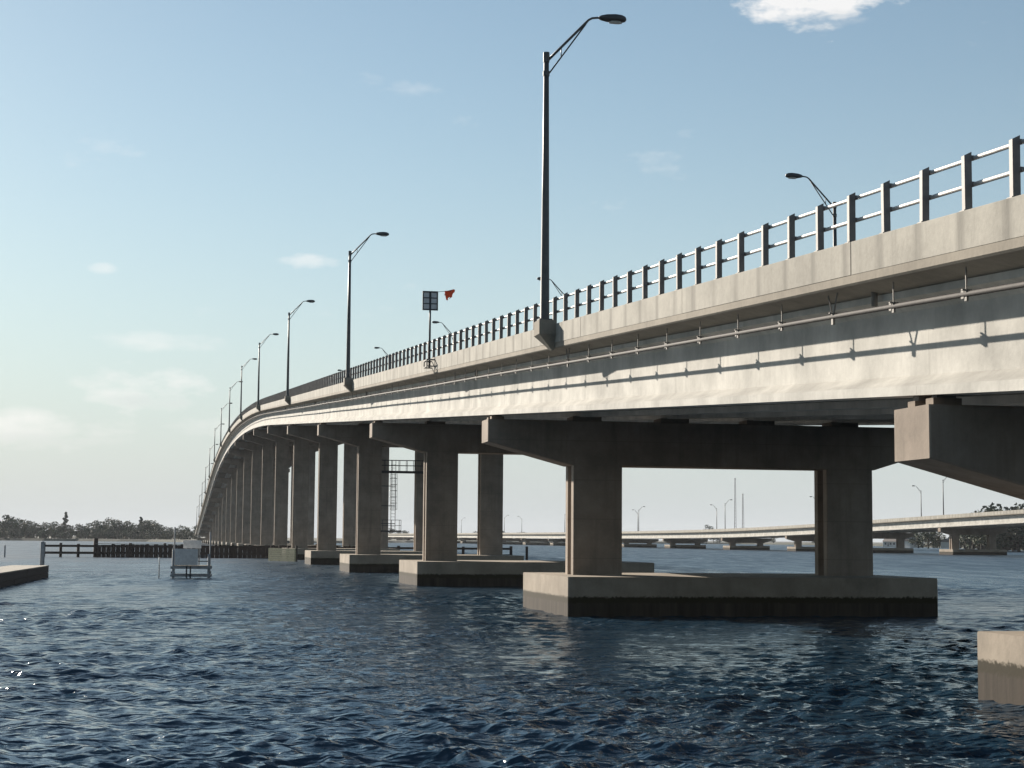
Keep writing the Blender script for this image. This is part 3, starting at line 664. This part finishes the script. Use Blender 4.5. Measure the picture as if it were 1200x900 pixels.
def tree_proto(kind, mat):
    r = empty('broadleaf_tree' if kind < 3 else 'pine_tree', (0, 0, 0)); rr = np.random.default_rng(50 + kind)
    H = 10.0
    tr = MB().tube([(0, 0, -.8), (.1, 0, 2.5), (-.1, .1, 5.0), (0, 0, 8.0)], [.32, .24, .17, .06], 7)
    lobes = []
    if kind < 3:
        for i in range(13 + kind * 2):
            a = rr.uniform(0, 6.28); q = rr.uniform(.6, 3.3); z = rr.uniform(1.5, 8.4) - q * .25
            lobes.append((q * math.cos(a), q * math.sin(a), z, rr.uniform(1.1, 2.0), rr.uniform(.8, 1.5)))
            tr.tube([(0, 0, max(1.6, z - 2.2)), (q * .5 * math.cos(a), q * .5 * math.sin(a), z - .8), (q * math.cos(a), q * math.sin(a), z)], [.10, .07, .03], 5)
        lobes.append((0, 0, 8.6, 1.4, 1.1))
    else:
        for i in range(10):
            z = 3.5 + i * .72; q = (10.6 - z) * .22; a = i * 2.4; lobes.append((q * math.cos(a) * .8, q * math.sin(a) * .8, z, .4 + q * .8, .45))
        tr.tube([(0, 0, 8), (0, 0, 10.4)], [.06, .03], 5)
    tr.build('trunk', M['bark'], r, True)
    vs = []; fs = []
    for lx_, ly, lz, lr_, lh in lobes:
        for _ in range(52):
            d = rr.normal(size=3); d /= np.linalg.norm(d); q = rr.uniform(.45, 1.08)
            c = np.array([lx_, ly, lz]) + d * np.array([lr_, lr_, lh]) * q
            a = rr.normal(size=3); a /= np.linalg.norm(a); b = np.cross(a, rr.normal(size=3)); b /= np.linalg.norm(b); s = rr.uniform(.22, .5)
            k_ = len(vs); vs += [c - a * s, c + b * s * .6, c + a * s, c - b * s * .6]; fs.append((k_, k_ + 1, k_ + 2, k_ + 3))
    me = bpy.data.meshes.new('crown'); me.from_pydata([tuple(v) for v in vs], [], fs); me.materials.append(mat); link('crown', me, r)
    return r
protos = [tree_proto(0, M['leaf']), tree_proto(1, M['leaf2']), tree_proto(2, M['leaf']), tree_proto(3, M['leaf'])]
pused = [False] * 4
def tree(k, x, y, s, label, group, sx=1.0):
    o = protos[k] if not pused[k] else copy_tree(protos[k]); pused[k] = True
    o.location = (x, y, .9 if y < 4000 else 1.5); o.scale = (s * sx, s * sx, s); o.rotation_euler = (0, 0, random.uniform(0, 6.28)); tag(o, label, 'tree', group)
def at(px, Y):                         # ground point at image column px (1200 wide), distance Y
    return (px - 600) / FPX * Y
lab = ['rounded dark tree in the wood along the far left shore', 'olive green spreading tree in the wood along the far left shore', 'broad dark tree in the wood along the far left shore', 'narrow pine standing above the wood along the far left shore']
for row, (y0, s0, n) in enumerate(((1122, .62, 70), (1150, 1.15, 46), (1185, 1.28, 40))):
    for i in range(n):
        px = -60 + 300 * (i + random.uniform(.1, .9)) / n
        prof = 1.0 + .14 * math.sin(px * .045 + 1.0) + .10 * math.sin(px * .11)
        k = random.choice((0, 0, 1, 2, 2)) if row else random.choice((0, 1, 1, 2))
        tree(k, at(px, y0), y0 + random.uniform(-6, 6) + (0 if px < 190 else -20), s0 * prof * random.uniform(.72, 1.08), lab[k], 'wood on the far left shore, ' + ('dark', 'olive', 'broad')[k], random.uniform(1.1, 1.5))
for px, s in ((80, 1.72), (12, 1.5), (168, 1.45)): tree(3, at(px, 1170), 1170, s, lab[3], 'pines above the far left wood', .9)
labm = ['rounded tree on the far bank behind the low second bridge', 'olive tree on the far bank behind the low second bridge', 'broad tree on the far bank behind the low second bridge', '']
for i in range(46):
    px = random.choice((random.uniform(430, 720), random.uniform(430, 720), random.uniform(720, 1000))); k = random.choice((0, 1, 2))
    y = 1960 + random.uniform(0, 60)
    tree(k, at(px, y), y, random.uniform(.85, 1.45), labm[k], 'trees on the far bank, ' + ('rounded', 'olive', 'broad')[k], random.uniform(1.2, 2.0))
tree(2, at(829, 1980), 1980, 2.15, 'tall dark tree rising well above the far bank behind the low bridge', None, 1.0)
labr = ['rounded dark tree on the near right bank beyond the second bridge', 'olive tree on the near right bank beyond the second bridge', 'broad dark tree on the near right bank beyond the second bridge', '']
for i in range(96):
    px = random.uniform(1060, 1330) if i > 34 else random.uniform(1128, 1230); y = random.uniform(735, 860) if px < 1135 else random.uniform(660, 760)
    k = random.choice((0, 1, 2))
    tree(k, at(px, y), y, random.uniform(.55, .9) if px < 1125 else random.uniform(.95, 1.55), labr[k], 'trees on the right bank, ' + ('rounded', 'olive', 'broad')[k], random.uniform(1.0, 1.4))
for px, y, sc in ((1146, 690, 1.55), (1158, 705, 1.8), (1166, 690, 1.85), (1175, 700, 1.75), (1186, 715, 1.7), (1193, 690, 1.85), (1204, 700, 1.9), (1214, 690, 1.8)):
    tree(2, at(px, y), y, sc, 'tall dark tree on the right bank, crown showing above the second bridge deck', 'tall trees above the second bridge deck', 1.1)
# little houses on the right bank
def house(x, y, s, rz, label):
    h = tag(empty('house', (x, y, .9), rz), label, 'house')
    MB().box(-5 * s, 5 * s, -3.5 * s, 3.5 * s, -.5, 3.0 * s).build('wall', M['house'], h)
    rf = MB().add([(-5.5 * s, -4 * s, 2.95 * s), (5.5 * s, -4 * s, 2.95 * s), (5.5 * s, 4 * s, 2.95 * s), (-5.5 * s, 4 * s, 2.95 * s), (-5.5 * s, 0, 5.0 * s), (5.5 * s, 0, 5.0 * s)], [(0, 1, 5, 4), (2, 3, 4, 5), (0, 4, 3), (1, 2, 5), (0, 3, 2, 1)]).build('roof', M['roof'], h)
    for wx in (-3.2, 0.2, 2.6): MB().box((wx - .6) * s, (wx + .6) * s, -3.55 * s, -3.49 * s, 1.0 * s, 2.2 * s).build('window', M['glass'], h)
    MB().box(-1.9 * s, -1.0 * s, -3.55 * s, -3.49 * s, 0, 2.1 * s).build('door', M['roof'], h)
house(at(1046, 800), 800, .75, R(-40), 'small pale house low on the right bank left of the olive trees')
house(at(1068, 775), 775, .85, R(35), 'pale gabled house close to the water on the right bank')
house(at(1113, 735), 735, .75, R(50), 'little pale house between the columns of the second bridge')
# radio masts
for px, Y, H, lb in ((862, 3300, 122, 'taller hazy lattice radio mast on the horizon'), (871, 3300, 92, 'shorter hazy lattice radio mast on the horizon')):
    m_ = tag(empty('radio_mast', (at(px, Y), Y, 0.0)), lb, 'mast')
    for k in range(3):
        a = k * 2.094; MB().tube([(2.6 * math.cos(a), 2.6 * math.sin(a), 0), (1.1 * math.cos(a), 1.1 * math.sin(a), H)], .35, 5).build('leg', M['mast'], m_)
    lt = MB()
    for z in np.arange(4, H - 4, 6.0):
        for k in range(3):
            a, b = k * 2.094, (k + 1) * 2.094; q = 2.6 - 1.5 * z / H; lt.tube([(q * math.cos(a), q * math.sin(a), z), (q * math.cos(b), q * math.sin(b), z + 6)], .22, 4)
    lt.build('lattice', M['mast'], m_)
    MB().tube([(0, 0, H - 1), (0, 0, H + 2)], 1.3, 8).build('beacon', M['mast'], m_)

# ------------------------------------------------------------------ haze
hz = MB().box(-14500, 14500, -14500, 14500, -4.5, 128.0)
hm_ = bpy.data.materials.new('haze_air'); hm_.use_nodes = True; nt = hm_.node_tree; nt.nodes.clear()
pv = nt.nodes.new('ShaderNodeVolumePrincipled'); pv.inputs['Color'].default_value = (0.90, 0.94, 1.0, 1); pv.inputs['Density'].default_value = 0.00006; pv.inputs['Anisotropy'].default_value = 0.0
om = nt.nodes.new('ShaderNodeOutputMaterial'); nt.links.new(pv.outputs[0], om.inputs['Volume'])
ho = hz.build('haze', hm_); tag(ho, kind='stuff')
